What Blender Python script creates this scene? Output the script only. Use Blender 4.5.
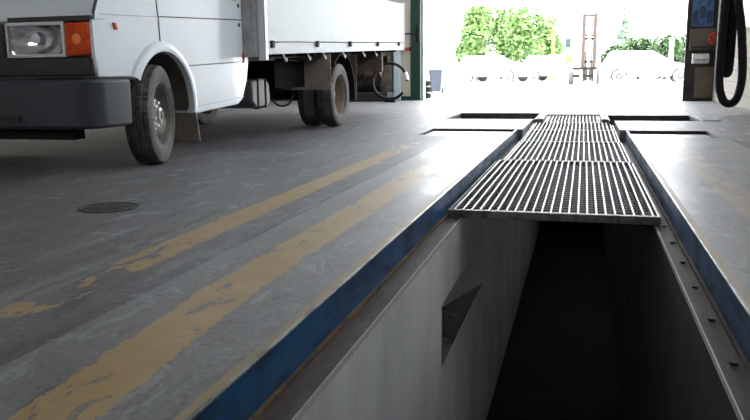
import bpy, bmesh, math, random
from mathutils import Matrix, Vector
random.seed(7)
PI = math.pi
scene = bpy.context.scene
C = scene.collection
for o in list(bpy.data.objects): bpy.data.objects.remove(o)

# ------------------------------------------------------------------ camera
CAM_H = 0.65
YAW, PITCH, ROLL = math.radians(15.326), math.radians(10.323), math.radians(0.7)
F_ = Vector((-math.sin(YAW)*math.cos(PITCH), math.cos(YAW)*math.cos(PITCH), -math.sin(PITCH)))
R_ = Vector((math.cos(YAW), math.sin(YAW), 0)); U_ = R_.cross(F_)
c_, s_ = math.cos(ROLL), math.sin(ROLL)
R2, U2 = c_*R_ - s_*U_, s_*R_ + c_*U_
cam = bpy.data.cameras.new('camera'); cam.sensor_width = 36; cam.lens = 36*760/750
cam.clip_start = 0.05; cam.clip_end = 300
co = bpy.data.objects.new('camera', cam); C.objects.link(co)
M3 = Matrix((R2, U2, -F_)).transposed()
co.matrix_world = Matrix.Translation((0, 0, CAM_H)) @ M3.to_4x4()
scene.camera = co

# ------------------------------------------------------------------ light
world = bpy.data.worlds.new('overcast_sky'); scene.world = world
world.use_nodes = True
bg = world.node_tree.nodes['Background']
bg.inputs[0].default_value = (0.94, 0.97, 1.0, 1); bg.inputs[1].default_value = 13.0
scene.view_settings.view_transform = 'Standard'
scene.view_settings.look = 'None'
scene.view_settings.gamma = 1.0
scene.view_settings.use_curve_mapping = False
scene.view_settings.exposure = 0.0
scene.cycles.max_bounces = 10
scene.cycles.diffuse_bounces = 6

# ------------------------------------------------------------------ materials
MATS = {}
def mat(name, col, rough=.6, metal=0., col2=None, scale=6., detail=6., lo=.35, hi=.65, bump=0., bscale=40.,
        spec=.5, coat=0., trans=0., emit=None, stretch=(1, 1, 1), r2=None):
    if name in MATS: return MATS[name]
    m = bpy.data.materials.new(name); m.use_nodes = True
    nt = m.node_tree; N = nt.nodes; L = nt.links
    b = N['Principled BSDF']
    b.inputs['Base Color'].default_value = (*col, 1)
    b.inputs['Roughness'].default_value = rough
    b.inputs['Metallic'].default_value = metal
    b.inputs['Specular IOR Level'].default_value = spec
    b.inputs['Coat Weight'].default_value = coat
    b.inputs['Transmission Weight'].default_value = trans
    if emit:
        b.inputs['Emission Color'].default_value = (*emit[0], 1); b.inputs['Emission Strength'].default_value = emit[1]
    tc = N.new('ShaderNodeTexCoord')
    mp = N.new('ShaderNodeMapping'); mp.inputs['Scale'].default_value = stretch
    L.new(tc.outputs['Object'], mp.inputs[0])
    if col2 is not None:
        n = N.new('ShaderNodeTexNoise'); n.inputs['Scale'].default_value = scale; n.inputs['Detail'].default_value = detail
        n.inputs['Roughness'].default_value = .65
        L.new(mp.outputs[0], n.inputs['Vector'])
        mr = N.new('ShaderNodeMapRange'); mr.inputs[1].default_value = lo; mr.inputs[2].default_value = hi
        L.new(n.outputs[0], mr.inputs[0])
        mx = N.new('ShaderNodeMix'); mx.data_type = 'RGBA'
        mx.inputs[6].default_value = (*col, 1); mx.inputs[7].default_value = (*col2, 1)
        L.new(mr.outputs[0], mx.inputs[0]); L.new(mx.outputs[2], b.inputs['Base Color'])
        if r2 is not None:
            m2 = N.new('ShaderNodeMapRange'); m2.inputs[3].default_value = rough; m2.inputs[4].default_value = r2
            L.new(mr.outputs[0], m2.inputs[0]); L.new(m2.outputs[0], b.inputs['Roughness'])
    if bump:
        n2 = N.new('ShaderNodeTexNoise'); n2.inputs['Scale'].default_value = bscale; n2.inputs['Detail'].default_value = 5
        L.new(mp.outputs[0], n2.inputs['Vector'])
        bp = N.new('ShaderNodeBump'); bp.inputs['Strength'].default_value = bump; bp.inputs['Distance'].default_value = .01
        L.new(n2.outputs[0], bp.inputs['Height']); L.new(bp.outputs[0], b.inputs['Normal'])
    MATS[name] = m
    return m

class NG:
    """small helper to write node maths for the floor paint"""
    def __init__(s, m): s.nt = m.node_tree; s.N = s.nt.nodes; s.L = s.nt.links
    def put(s, v, sock):
        if isinstance(v, (int, float)): sock.default_value = v
        else: s.L.new(v, sock)
    def math(s, op, a, b=0., clamp=False):
        n = s.N.new('ShaderNodeMath'); n.operation = op; n.use_clamp = clamp
        s.put(a, n.inputs[0]); s.put(b, n.inputs[1]); return n.outputs[0]
    def noise(s, vec, scale, detail=6, rough=.6, dist=0.):
        n = s.N.new('ShaderNodeTexNoise'); n.inputs['Scale'].default_value = scale; n.inputs['Detail'].default_value = detail
        n.inputs['Roughness'].default_value = rough; n.inputs['Distortion'].default_value = dist
        s.L.new(vec, n.inputs['Vector']); return n.outputs[0]
    def rng(s, v, a, b, c=0., d=1.):
        n = s.N.new('ShaderNodeMapRange'); n.inputs[1].default_value = a; n.inputs[2].default_value = b
        n.inputs[3].default_value = c; n.inputs[4].default_value = d; s.L.new(v, n.inputs[0]); return n.outputs[0]
    def mix(s, f, a, b):
        n = s.N.new('ShaderNodeMix'); n.data_type = 'RGBA'; s.put(f, n.inputs[0])
        for v, i in ((a, 6), (b, 7)):
            if isinstance(v, tuple): n.inputs[i].default_value = (*v, 1)
            else: s.L.new(v, n.inputs[i])
        return n.outputs[2]
    def mapping(s, vec, scale):
        n = s.N.new('ShaderNodeMapping'); n.inputs['Scale'].default_value = scale; s.L.new(vec, n.inputs[0]); return n.outputs[0]

def floor_material(name, base_a, base_b, rough_a, rough_b, stains):
    m = bpy.data.materials.new(name); m.use_nodes = True
    g = NG(m); b = g.N['Principled BSDF']
    vec = g.N.new('ShaderNodeTexCoord').outputs['Object']
    sx = g.N.new('ShaderNodeSeparateXYZ'); g.L.new(vec, sx.inputs[0]); X, Y = sx.outputs[0], sx.outputs[1]
    n_big = g.noise(vec, 1.1, 8, .65, .6)
    n_mid = g.noise(vec, 7, 8, .7, .3)
    n_fine = g.noise(vec, 60, 6, .75)
    streak = g.noise(g.mapping(vec, (6, .9, 1)), 1.6, 8, .7, .8)
    f = g.math('ADD', g.math('MULTIPLY', n_big, .5), g.math('MULTIPLY', n_mid, .3))
    f = g.math('ADD', f, g.math('MULTIPLY', n_fine, .2))
    col = g.mix(g.rng(f, .38, .64), base_a, base_b)
    grit = g.rng(n_fine, .3, .7, .58, 1.25)
    hsv = g.N.new('ShaderNodeHueSaturation'); g.L.new(col, hsv.inputs['Color']); g.L.new(grit, hsv.inputs['Value'])
    col = hsv.outputs[0]
    # oily wear: dark streaks and blotches with their own shape
    dirt = g.math('MULTIPLY', g.rng(streak, .52, .72), stains, True)
    col = g.mix(dirt, col, (.05, .05, .052))
    blot = g.math('MULTIPLY', g.rng(g.noise(vec, 2.3, 5, .6, 1.5), .62, .74), stains, True)
    col = g.mix(blot, col, (.045, .044, .045))
    # scuffed pale traffic patches
    pale = g.math('MULTIPLY', g.rng(g.noise(g.mapping(vec, (3, .8, 1)), 2.2, 7, .7, .5), .54, .72), .55)
    col = g.mix(pale, col, (.34, .35, .36))
    sc1 = g.math('MULTIPLY', g.rng(g.noise(g.mapping(vec, (1.7, .8, 1)), 4.2, 11, .74, .7), .56, .61), .5)
    col = g.mix(sc1, col, (.36, .365, .375))
    sc2 = g.math('MULTIPLY', g.rng(g.noise(g.mapping(vec, (2.2, .7, 1)), 5.3, 11, .76, 1.1), .57, .62), .5)
    col = g.mix(sc2, col, (.06, .06, .064))
    # yellow line paint
    edge = g.math('MULTIPLY', g.math('SUBTRACT', g.noise(vec, 16, 6, .7), .5), .07)
    Xd = g.math('ADD', X, edge)
    def band(x0, x1, xv=None):
        xv = xv or Xd
        return g.math('MULTIPLY', g.math('GREATER_THAN', xv, x0), g.math('LESS_THAN', xv, x1))
    wear_n = g.noise(g.mapping(vec, (2.6, 1, 1)), 5.5, 7, .62, .4)
    def line(x0, x1, thr_node, xv=None):
        return g.math('MULTIPLY', band(x0, x1, xv), g.math('LESS_THAN', wear_n, thr_node))
    thr1 = g.math('MINIMUM', g.rng(Y, 1.0, 4.0, .62, .57), g.rng(Y, 3.8, 8.0, .60, .36))
    # this stripe was painted a little askew at its near end
    l1 = line(-1.105, -.935, thr1, g.math('SUBTRACT', Xd, g.rng(Y, 1.0, 2.0, .065, 0.)))
    thr2 = g.math('MINIMUM', g.rng(Y, 2.15, 2.75, .44, .66), g.rng(Y, 5.0, 7.6, .66, .34))
    l2 = line(-1.575, -1.425, thr2)
    thr3 = g.rng(Y, 3.0, 8.0, .62, .40)
    l3 = line(.70, .86, thr3)
    yel = g.mix(g.rng(n_mid, .3, .7), (.36, .235, .085), (.47, .33, .16))
    col = g.mix(g.math('MULTIPLY', l1, .86), col, yel)
    col = g.mix(g.math('MULTIPLY', l2, .78), col, yel)
    col = g.mix(g.math('MULTIPLY', l3, .45), col, yel)
    g.L.new(col, b.inputs['Base Color'])
    rr = g.math('ADD', g.rng(f, .35, .65, rough_a, rough_b), g.math('MULTIPLY', n_fine, .12))
    g.L.new(rr, b.inputs['Roughness'])
    bp = g.N.new('ShaderNodeBump'); bp.inputs['Strength'].default_value = .22; bp.inputs['Distance'].default_value = .004
    hh = g.math('ADD', g.math('MULTIPLY', n_fine, .5), n_mid)
    g.L.new(hh, bp.inputs['Height']); g.L.new(bp.outputs[0], b.inputs['Normal'])
    MATS[name] = m
    return m

M_FLOOR = floor_material('worn_floor', (.085, .085, .092), (.235, .235, .245), .36, .56, .75)
M_SLAB = floor_material('pit_surround_concrete', (.145, .147, .153), (.30, .30, .305), .25, .46, .35)
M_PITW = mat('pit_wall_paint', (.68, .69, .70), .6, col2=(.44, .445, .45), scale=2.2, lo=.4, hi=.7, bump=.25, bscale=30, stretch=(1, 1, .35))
M_PITD = mat('pit_wall_shaded', (.055, .049, .043), .75, col2=(.022, .020, .018), scale=2.5, spec=.2)  # dark brown, with the shade on the right wall put into the colour
M_PITF = mat('pit_depth_dark', (.012, .011, .010), .8, col2=(.02, .018, .016), scale=3, spec=.1)  # near black: the unlit depth of the pit is put into the colour
M_BLUE = mat('blue_steel_paint', (.008, .085, .215), .36, col2=(.008, .022, .042), scale=5, lo=.42, hi=.66, bump=.12, bscale=18, stretch=(1, .6, 2.2), r2=.55)
M_LEDGE = mat('brown_ledge_steel', (.045, .036, .031), .7, 0, col2=(.09, .077, .068), scale=9, lo=.45, hi=.75, bump=.2, stretch=(2, .4, 1))
M_RUSTY = mat('rusty_strip', (.06, .04, .028), .8, col2=(.17, .09, .04), scale=14, lo=.45, hi=.7)
M_TAN = mat('tan_edge_paint', (.33, .25, .14), .5, col2=(.24, .22, .19), scale=10, lo=.45, hi=.65, stretch=(1, .4, 1))
M_LIPB = mat('bare_lip_steel', (.40, .39, .37), .4, .8, col2=(.12, .11, .10), scale=10, lo=.42, hi=.65, stretch=(1, .5, 1))
M_LIP = mat('worn_lip_steel', (.42, .37, .28), .35, .6, col2=(.22, .15, .08), scale=9, lo=.45, hi=.65, stretch=(1, .5, 1))
M_BRIGHT = mat('polished_bar_steel', (.38, .385, .40), .42, .9, col2=(.08, .075, .07), scale=11, lo=.46, hi=.70)
M_DARKST = mat('dark_steel', (.06, .06, .06), .6, .4, col2=(.05, .045, .04), scale=12)
M_FRAME = mat('grate_frame_steel', (.30, .30, .29), .45, .7, col2=(.10, .09, .08), scale=16, lo=.4, hi=.7)
M_PLATE = mat('plate_steel', (.40, .41, .43), .32, .6, col2=(.24, .24, .25), scale=4)
M_IRON = mat('cast_iron', (.06, .06, .062), .55, .4, col2=(.03, .03, .03), scale=18, bump=.3)
M_WHITE = mat('white_truck_paint', (.70, .76, .80), .26, col2=(.60, .66, .71), scale=1.6, lo=.5, hi=.85, coat=.4)
M_BEDW = mat('white_bed_paint', (.68, .72, .74), .55, spec=.25, col2=(.58, .62, .65), scale=2.2, lo=.5, hi=.8)
M_GREYP = mat('grey_post_paint', (.42, .43, .43), .5, col2=(.30, .29, .28), scale=7)
M_BUMP = mat('grey_bumper_plastic', (.026, .031, .041), .5, col2=(.02, .024, .031), scale=4, bump=.05)
M_BLACK = mat('black_plastic', (.012, .012, .014), .45)
M_RUBBER = mat('tyre_rubber', (.06, .06, .06), .75, col2=(.14, .135, .128), scale=8, lo=.45, hi=.75, bump=.15, bscale=60)
M_HOSE = mat('black_hose_rubber', (.006, .006, .007), .5, spec=.25)
M_TYRED = mat('shaded_tyre_rubber', (.008, .008, .008), .8, spec=.2)  # darkened rubber, the shadow on the tyre stack is in the colour
M_SEAM = mat('panel_gap', (.07, .075, .08), .7)
M_CREASE = mat('soft_crease', (.40, .43, .46), .6)
M_RIM = mat('rim_silver', (.22, .20, .18), .45, .5, col2=(.12, .09, .07), scale=14, lo=.45, hi=.7)
M_RIMB = mat('rim_tan', (.42, .37, .30), .55, .2, col2=(.24, .20, .16), scale=10)
M_HUB = mat('hub_silver', (.66, .66, .66), .32, .5, col2=(.40, .36, .33), scale=20, lo=.5, hi=.7)
M_RIML = mat('rim_lip_worn', (.24, .22, .20), .5, .3, col2=(.15, .12, .10), scale=12)
M_RIMD = mat('rim_dish_shaded', (.26, .22, .17), .6, .1, col2=(.15, .12, .09), scale=10)  # darker copy of the rim tan, carries the shade inside the dish
M_RUST = mat('rust_brown', (.17, .075, .04), .7, col2=(.09, .05, .03), scale=15)
M_MUD = mat('muddy_rubber', (.10, .083, .066), .8, spec=.15, col2=(.19, .165, .135), scale=7, lo=.4, hi=.7, bump=.3)
M_MUD2 = mat('muddy_guard', (.24, .20, .165), .75, spec=.15, col2=(.36, .32, .27), scale=6, lo=.4, hi=.7, bump=.2)
M_CHAS = mat('chassis_black', (.012, .0115, .011), .8, spec=.08, col2=(.03, .025, .02), scale=9)
M_VOID = mat('underbed_shade_black', (.005, .005, .005), .9, spec=.05)  # near black, shade under the truck bed put into the colour
M_TANK = mat('tank_grey', (.11, .115, .12), .5, .2, col2=(.06, .06, .06), scale=6)
M_GLASS = mat('dark_glass', (.02, .025, .03), .05, spec=.8)
M_REFL = mat('lamp_reflector', (.95, .96, .98), .12, .85, col2=(.65, .67, .70), scale=13, lo=.47, hi=.6, stretch=(.5, 1, 1.6), emit=None)
def lens_mat():
    m = bpy.data.materials.new('lamp_lens'); m.use_nodes = True; N = m.node_tree.nodes; L = m.node_tree.links
    N.remove(N['Principled BSDF'])
    tr = N.new('ShaderNodeBsdfTransparent'); gl = N.new('ShaderNodeBsdfGlossy'); gl.inputs['Roughness'].default_value = .08
    fr = N.new('ShaderNodeLayerWeight'); fr.inputs[0].default_value = .12
    mx = N.new('ShaderNodeMixShader'); L.new(fr.outputs['Fresnel'], mx.inputs[0]); L.new(tr.outputs[0], mx.inputs[1]); L.new(gl.outputs[0], mx.inputs[2])
    wv = N.new('ShaderNodeTexWave'); wv.inputs['Scale'].default_value = 18; wv.bands_direction = 'X'
    tc = N.new('ShaderNodeTexCoord'); L.new(tc.outputs['Object'], wv.inputs[0])
    bp = N.new('ShaderNodeBump'); bp.inputs['Strength'].default_value = .3; L.new(wv.outputs[0], bp.inputs['Height']); L.new(bp.outputs[0], gl.inputs['Normal'])
    L.new(mx.outputs[0], N['Material Output'].inputs[0]); return m
M_LENS = lens_mat()
M_AMBER = mat('amber_lens', (.80, .09, .006), .14, col2=(.5, .035, .005), scale=14, lo=.4, hi=.65, coat=.6)
M_AMBERD = mat('amber_core', (1.0, .22, .025), .2, coat=.5)
M_RED = mat('red_lens', (.45, .02, .015), .25, coat=.4)
M_REDP = mat('red_paint', (.50, .05, .03), .5, col2=(.36, .03, .02), scale=6)
M_GREEN = mat('green_frame_paint', (.006, .038, .024), .45, col2=(.006, .03, .02), scale=5)
M_CREAM = mat('cream_wall', (.50, .46, .40), .75, col2=(.42, .38, .32), scale=2.5)
M_CREAMB = mat('cream_block', (.34, .31, .265), .85, col2=(.28, .255, .22), scale=5, bump=.3)
M_MORT = mat('mortar', (.33, .31, .28), .9)
M_CEIL = mat('ceiling_sheet', (.35, .36, .37), .8, col2=(.30, .31, .32), scale=2)
M_BROWN = mat('brown_jamb', (.022, .018, .016), .6, col2=(.04, .032, .027), scale=6, spec=.25)
M_JPAN = mat('jamb_panel_tan', (.13, .105, .075), .7, col2=(.09, .072, .05), scale=5)
M_POSTER = mat('poster_blue', (.016, .055, .15), .45, col2=(.05, .12, .25), scale=9, lo=.45, hi=.55, detail=2)
M_POSTD = mat('poster_navy', (.012, .03, .09), .4)
M_PAPER = mat('pale_blue_board', (.55, .66, .70), .5, col2=(.45, .56, .60), scale=4)
M_BOXW = mat('box_white', (.62, .63, .62), .25, col2=(.45, .45, .43), scale=8)
M_YARD = mat('yard_concrete', (.55, .55, .54), .7, col2=(.46, .46, .45), scale=.8)
M_LEAF = mat('tree_leaf', (.085, .18, .04), .55, col2=(.21, .32, .11), scale=1.2, lo=.4, hi=.6)
M_LEAF2 = mat('hedge_leaf', (.010, .032, .009), .6, col2=(.045, .10, .02), scale=1.5, lo=.4, hi=.6)
M_LEAF3 = mat('conifer_leaf', (.12, .20, .12), .6, col2=(.18, .26, .17), scale=2)
M_BARK = mat('bark', (.16, .12, .08), .9, col2=(.10, .07, .05), scale=9)
M_FORKY = mat('forklift_yellow', (.62, .28, .03), .45, col2=(.5, .22, .02), scale=5)
M_FORKG = mat('forklift_teal', (.006, .04, .035), .6)
M_FORKP = mat('forklift_pale_paint', (.50, .49, .46), .5, col2=(.42, .41, .38), scale=4)
M_MAST = mat('mast_steel', (.045, .028, .02), .7, 0, col2=(.03, .02, .015), scale=6)
M_CARW = mat('car_white_paint', (.80, .81, .82), .25, col2=(.76, .77, .78), scale=1, coat=.5)
M_CARB = mat('car_pale_blue_paint', (.62, .72, .80), .25, col2=(.58, .68, .76), scale=1, coat=.5)
M_BINB = mat('bin_plastic', (.035, .05, .07), .5, col2=(.025, .035, .05), scale=4)
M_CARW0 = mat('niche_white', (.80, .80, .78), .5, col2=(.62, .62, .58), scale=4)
M_NICHE = mat('niche_glass', (.05, .065, .055), .18, col2=(.11, .125, .11), scale=5, lo=.45, hi=.6, coat=.3)
M_ALU = mat('alu_strip', (.60, .63, .66), .4, .4)
M_LIGHTC = mat('pale_concrete', (.50, .50, .49), .6, col2=(.40, .40, .40), scale=8)

# ------------------------------------------------------------------ geometry helpers
class MB:
    def __init__(s): s.v = []; s.f = []
    def poly(s, pts, faces):
        n = len(s.v); s.v += [Vector(p) for p in pts]; s.f += [tuple(i+n for i in f) for f in faces]; return s
    def box(s, x0, x1, y0, y1, z0, z1):
        return s.poly([(x0,y0,z0),(x1,y0,z0),(x1,y1,z0),(x0,y1,z0),(x0,y0,z1),(x1,y0,z1),(x1,y1,z1),(x0,y1,z1)],
                      [(0,3,2,1),(4,5,6,7),(0,1,5,4),(1,2,6,5),(2,3,7,6),(3,0,4,7)])
    def prism_x(s, yz, x0, x1):
        """outline in (y,z), extruded along x"""
        n = len(yz)
        pts = [(x0, y, z) for y, z in yz] + [(x1, y, z) for y, z in yz]
        fs = [tuple(range(n)), tuple(range(2*n-1, n-1, -1))] + [(i, n+i, n+(i+1) % n, (i+1) % n) for i in range(n)]
        return s.poly(pts, fs)
    def prism_z(s, xy, z0, z1):
        n = len(xy)
        pts = [(x, y, z0) for x, y in xy] + [(x, y, z1) for x, y in xy]
        fs = [tuple(range(n-1, -1, -1)), tuple(range(n, 2*n))] + [(i, (i+1) % n, n+(i+1) % n, n+i) for i in range(n)]
        return s.poly(pts, fs)
    def prism_y(s, xz, y0, y1):
        n = len(xz)
        pts = [(x, y0, z) for x, z in xz] + [(x, y1, z) for x, z in xz]
        fs = [tuple(range(n)), tuple(range(2*n-1, n-1, -1))] + [(i, n+i, n+(i+1) % n, (i+1) % n) for i in range(n)]
        return s.poly(pts, fs)
    def lathe(s, prof, center=(0,0,0), axis='x', seg=40, closed=False, cap=True):
        """prof: list of (along axis, radius)"""
        cx, cy, cz = center; pts = []; k = len(prof)
        for i in range(seg):
            a = 2*PI*i/seg; ca, sa = math.cos(a), math.sin(a)
            for t, r in prof:
                if axis == 'x': pts.append((cx+t, cy+r*ca, cz+r*sa))
                elif axis == 'y': pts.append((cx+r*ca, cy+t, cz+r*sa))
                else: pts.append((cx+r*ca, cy+r*sa, cz+t))
        fs = []
        for i in range(seg):
            j = (i+1) % seg
            for q in range(k if closed else k-1):
                q2 = (q+1) % k
                fs.append((i*k+q, i*k+q2, j*k+q2, j*k+q))
        if not closed and cap:
            fs.append(tuple(i*k for i in range(seg))); fs.append(tuple(i*k+k-1 for i in reversed(range(seg))))
        return s.poly(pts, fs)
    def cyl(s, center, r, length, axis='z', seg=20):
        return s.lathe([(-length/2, r), (length/2, r)], center, axis, seg)
    def tube(s, path, r, seg=10):
        """path: points; r: number or list"""
        P = [Vector(p) for p in path]; n = len(P); pts = []
        up = Vector((0, 0, 1)); prev = None
        for i, p in enumerate(P):
            t = (P[min(i+1, n-1)] - P[max(i-1, 0)]).normalized()
            if prev is None:
                a = up.cross(t) if abs(t.z) < .9 else Vector((1, 0, 0)).cross(t)
                a.normalize()
            else:
                a = (prev - t*prev.dot(t)).normalized()
            prev = a; b = t.cross(a); rr = r[i] if isinstance(r, (list, tuple)) else r
            for k in range(seg):
                w = 2*PI*k/seg; pts.append(p + a*rr*math.cos(w) + b*rr*math.sin(w))
        fs = [(i*seg+k, i*seg+(k+1) % seg, (i+1)*seg+(k+1) % seg, (i+1)*seg+k) for i in range(n-1) for k in range(seg)]
        fs.append(tuple(reversed(range(seg)))); fs.append(tuple((n-1)*seg+k for k in range(seg)))
        return s.poly(pts, fs)
    def xf(s, fn):
        s.v = [Vector(fn(p)) for p in s.v]; return s
    def build(s, name, m, parent=None, origin=None, bevel=0., bseg=2, smooth=False, label=None, cat=None, kind=None, group=None):
        """vertices are written in place coordinates; origin is where the object's own zero lies"""
        if origin is None: origin = Vector(parent['o']) if (parent is not None and 'o' in parent) else Vector((0,0,0))
        else: origin = Vector(origin)
        me = bpy.data.meshes.new(name)
        me.from_pydata([tuple(p - origin) for p in s.v], [], s.f)
        bm = bmesh.new(); bm.from_mesh(me); bmesh.ops.recalc_face_normals(bm, faces=bm.faces); bm.to_mesh(me); bm.free()
        me.materials.append(m)
        if smooth:
            for p in me.polygons: p.use_smooth = True
            me.set_sharp_from_angle(angle=math.radians(38))
        o = bpy.data.objects.new(name, me); C.objects.link(o)
        if parent is not None:
            po = Vector(parent['o']) if 'o' in parent else Vector((0,0,0))
            o.parent = parent; o.location = origin - po
        else: o.location = origin
        o['o'] = tuple(origin)
        if bevel:
            b = o.modifiers.new('bevel', 'BEVEL'); b.width = bevel; b.segments = bseg; b.limit_method = 'ANGLE'; b.angle_limit = math.radians(40)
            b.harden_normals = False
        props(o, label, cat, kind, group)
        return o
def props(o, label=None, cat=None, kind=None, group=None):
    if label: o['label'] = label
    if cat: o['category'] = cat
    if kind: o['kind'] = kind
    if group: o['group'] = group
    return o
def thing(name, loc, label, cat, group=None):
    o = bpy.data.objects.new(name, None); C.objects.link(o); o.location = loc; o['o'] = tuple(loc); o.empty_display_size = .2
    return props(o, label, cat, None, group)
def copy_tree(o, parent=None, shift=None):
    c = o.copy(); C.objects.link(c); c.parent = parent
    if shift is not None: c.location = o.location + Vector(shift)
    for ch in list(o.children): copy_tree(ch, c)
    return c
def dup(o, name, parent, delta):
    c = o.copy(); c.name = name; C.objects.link(c); c.parent = parent; c.location = o.location + Vector(delta); return c
def catmull(P, n=10):
    P = [Vector(p) for p in P]; out = []
    for i in range(len(P)-1):
        p0, p1, p2, p3 = P[max(i-1,0)], P[i], P[i+1], P[min(i+2, len(P)-1)]
        for k in range(n):
            t = k/n
            out.append(.5*((2*p1)+(p2-p0)*t+(2*p0-5*p1+4*p2-p3)*t*t+(3*p1-p0-3*p2+p3)*t**3))
    out.append(P[-1]); return out

# ================================================================== STRUCTURE
XL, XR, Y0, Y1, ZC = -9.0, 2.45, -4.0, 17.0, 5.0        # hall
PX0, PX1 = -.702, .445                                   # curb to curb
WX0, WX1 = -.615, .371                                    # pit wall to pit wall
ZL = -.125                                               # ledge level
DX0, DX1 = -3.56, 1.95                                   # bay door opening

# floor cells around the pit and the four recesses
holes = [(PX0, PX1, -4, 8.60), (-.645, .385, 8.60, 10.35), (-.51, .23, 10.35, 11.55),
         (-1.66, PX0, 7.75, 8.60), (PX1, 1.25, 7.75, 8.55),
         (-1.84, -.62, 10.40, 11.85), (.32, 1.42, 10.15, 11.35),
         (-1.262, PX0, -4, 7.75), (PX1, 1.32, -4, 7.75)]
def floor_cells(mb, x0, x1, y0, y1, z0=-.14, z1=0.):
    xs = sorted({x0, x1} | {v for h in holes for v in h[:2] if x0 < v < x1})
    ys = sorted({y0, y1} | {v for h in holes for v in h[2:] if y0 < v < y1})
    vid = {}
    def V(x, y, z):
        k = (round(x, 4), round(y, 4), z)
        if k not in vid: vid[k] = len(mb.v); mb.v.append(Vector((x, y, z)))
        return vid[k]
    def solid(i, j):
        if not (0 <= i < len(xs)-1 and 0 <= j < len(ys)-1): return False
        cx, cy = (xs[i]+xs[i+1])/2, (ys[j]+ys[j+1])/2
        return not any(h[0] < cx < h[1] and h[2] < cy < h[3] for h in holes)
    for i in range(len(xs)-1):
        for j in range(len(ys)-1):
            if not solid(i, j): continue
            a, b, c, d = xs[i], xs[i+1], ys[j], ys[j+1]
            mb.f.append((V(a,c,z1), V(b,c,z1), V(b,d,z1), V(a,d,z1)))
            for (di, dj, p, q) in ((-1,0,(a,d),(a,c)), (1,0,(b,c),(b,d)), (0,-1,(a,c),(b,c)), (0,1,(b,d),(a,d))):
                if not solid(i+di, j+dj):
                    mb.f.append((V(*p,z1), V(*p,z0), V(*q,z0), V(*q,z1)))
    return mb
floor = floor_cells(MB(), XL, XR, Y0, Y1+.3).build('floor', M_FLOOR, kind='structure')
def slab(x0, x1, y0, y1):
    return MB().box(x0, x1, y0, y1, -.14, 0.0).build('concrete_slab', M_SLAB, floor, bevel=.001, bseg=1)
slab(-1.261, PX0-.012, Y0, 7.749)
for a, b in ((Y0, 5.74), (5.746, 6.74), (6.746, 7.748)): slab(PX1+.012, 1.316, a, b)
MB().box(-60, 60, Y1+.3, 110, -.3, -.01).build('ground_yard', M_YARD, kind='structure')

# pit walls; the left one carries a lamp niche
NY0, NY1, NZ0, NZ1 = 3.42, 4.99, -.752, -.444
w = MB()
w.box(WX0-.5, WX0, Y0, NY0, -1.9, ZL-.02); w.box(WX0-.5, WX0, NY1, 12.3, -1.9, ZL-.02)
w.box(WX0-.5, WX0, NY0, NY1, -1.9, NZ0-.012); w.box(WX0-.5, WX0, NY0, NY1, NZ1, ZL-.02)
w.prism_z([(WX0, NY1), (WX0-.5, NY1), (WX0-.5, NY0), (WX0-.443, NY0)], NZ0-.012, NZ1)
wpl = w.build('wall_pit_left', M_PITW, kind='structure')
MB().prism_z([(WX0-.002, NY1-.01), (WX0-.438, NY0+.01), (WX0-.426, NY0), (WX0+.001, NY1-.06)], NZ0+.001, NZ1-.002).build('niche_back', M_CARW0, wpl, label='white back panel of the lamp niche')  # panel added in white so the niche back looks lit
MB().prism_z([(WX0-.002, NY1), (WX0-.443, NY0), (WX0-.002, NY0)], NZ0-.012, NZ0).build('niche_sill', M_NICHE, wpl, label='dark greenish sill of the lamp niche')
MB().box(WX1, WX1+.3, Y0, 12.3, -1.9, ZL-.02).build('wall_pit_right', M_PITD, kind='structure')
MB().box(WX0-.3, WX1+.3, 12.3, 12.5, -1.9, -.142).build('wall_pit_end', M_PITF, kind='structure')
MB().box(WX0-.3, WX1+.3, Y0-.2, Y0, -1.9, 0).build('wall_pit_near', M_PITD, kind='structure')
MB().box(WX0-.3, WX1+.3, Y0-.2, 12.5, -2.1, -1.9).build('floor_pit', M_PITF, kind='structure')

# hall shell: unseen clerestory openings added high in the right wall for side light
CZ0, CZ1, CY0, CY1 = 3.4, 4.25, 0.5, 13.0
wr = MB()
wr.box(XR, XR+.25, Y0, Y1+.3, -.1, .0)
wr.box(XR+.02, XR+.25, Y0, Y1+.3, 0, CZ0)
wr.box(XR, XR+.25, Y0, Y1+.3, CZ1, ZC); wr.box(XR, XR+.25, Y0, CY0, CZ0, CZ1); wr.box(XR, XR+.25, CY1, Y1+.3, CZ0, CZ1)
wall_right = wr.build('wall_right', M_MORT, kind='structure')
blk = None
bl, bh = .40, .20
for r in range(11):                      # block courses as far as the photo shows them
    for k in range(17):
        y = 10.6 + k*bl - (bl/2 if r % 2 else 0)
        if y + bl > Y1: continue
        if blk is None:
            blk = MB().box(XR, XR+.03, y+.006, y+bl-.006, r*bh+.006, (r+1)*bh-.006).build('wall_block', M_CREAMB, wall_right, origin=(XR, y, r*bh), bevel=.004, bseg=1)
            by, bz = y, r*bh
        else: dup(blk, 'wall_block', wall_right, (0, y-by, r*bh-bz))
nwin = 8
for i in range(nwin):
    a = CY0 + (CY1-CY0)*i/nwin; b = CY0 + (CY1-CY0)*(i+1)/nwin
    f = MB(); t = .035
    f.box(XR+.08, XR+.14, a, a+t, CZ0, CZ1).box(XR+.08, XR+.14, b-t, b, CZ0, CZ1).box(XR+.08, XR+.14, a+t, b-t, CZ0, CZ0+t).box(XR+.08, XR+.14, a+t, b-t, CZ1-t, CZ1)
    f.build('window_added_%d' % (i+1), M_GREYP, kind='structure')
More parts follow.
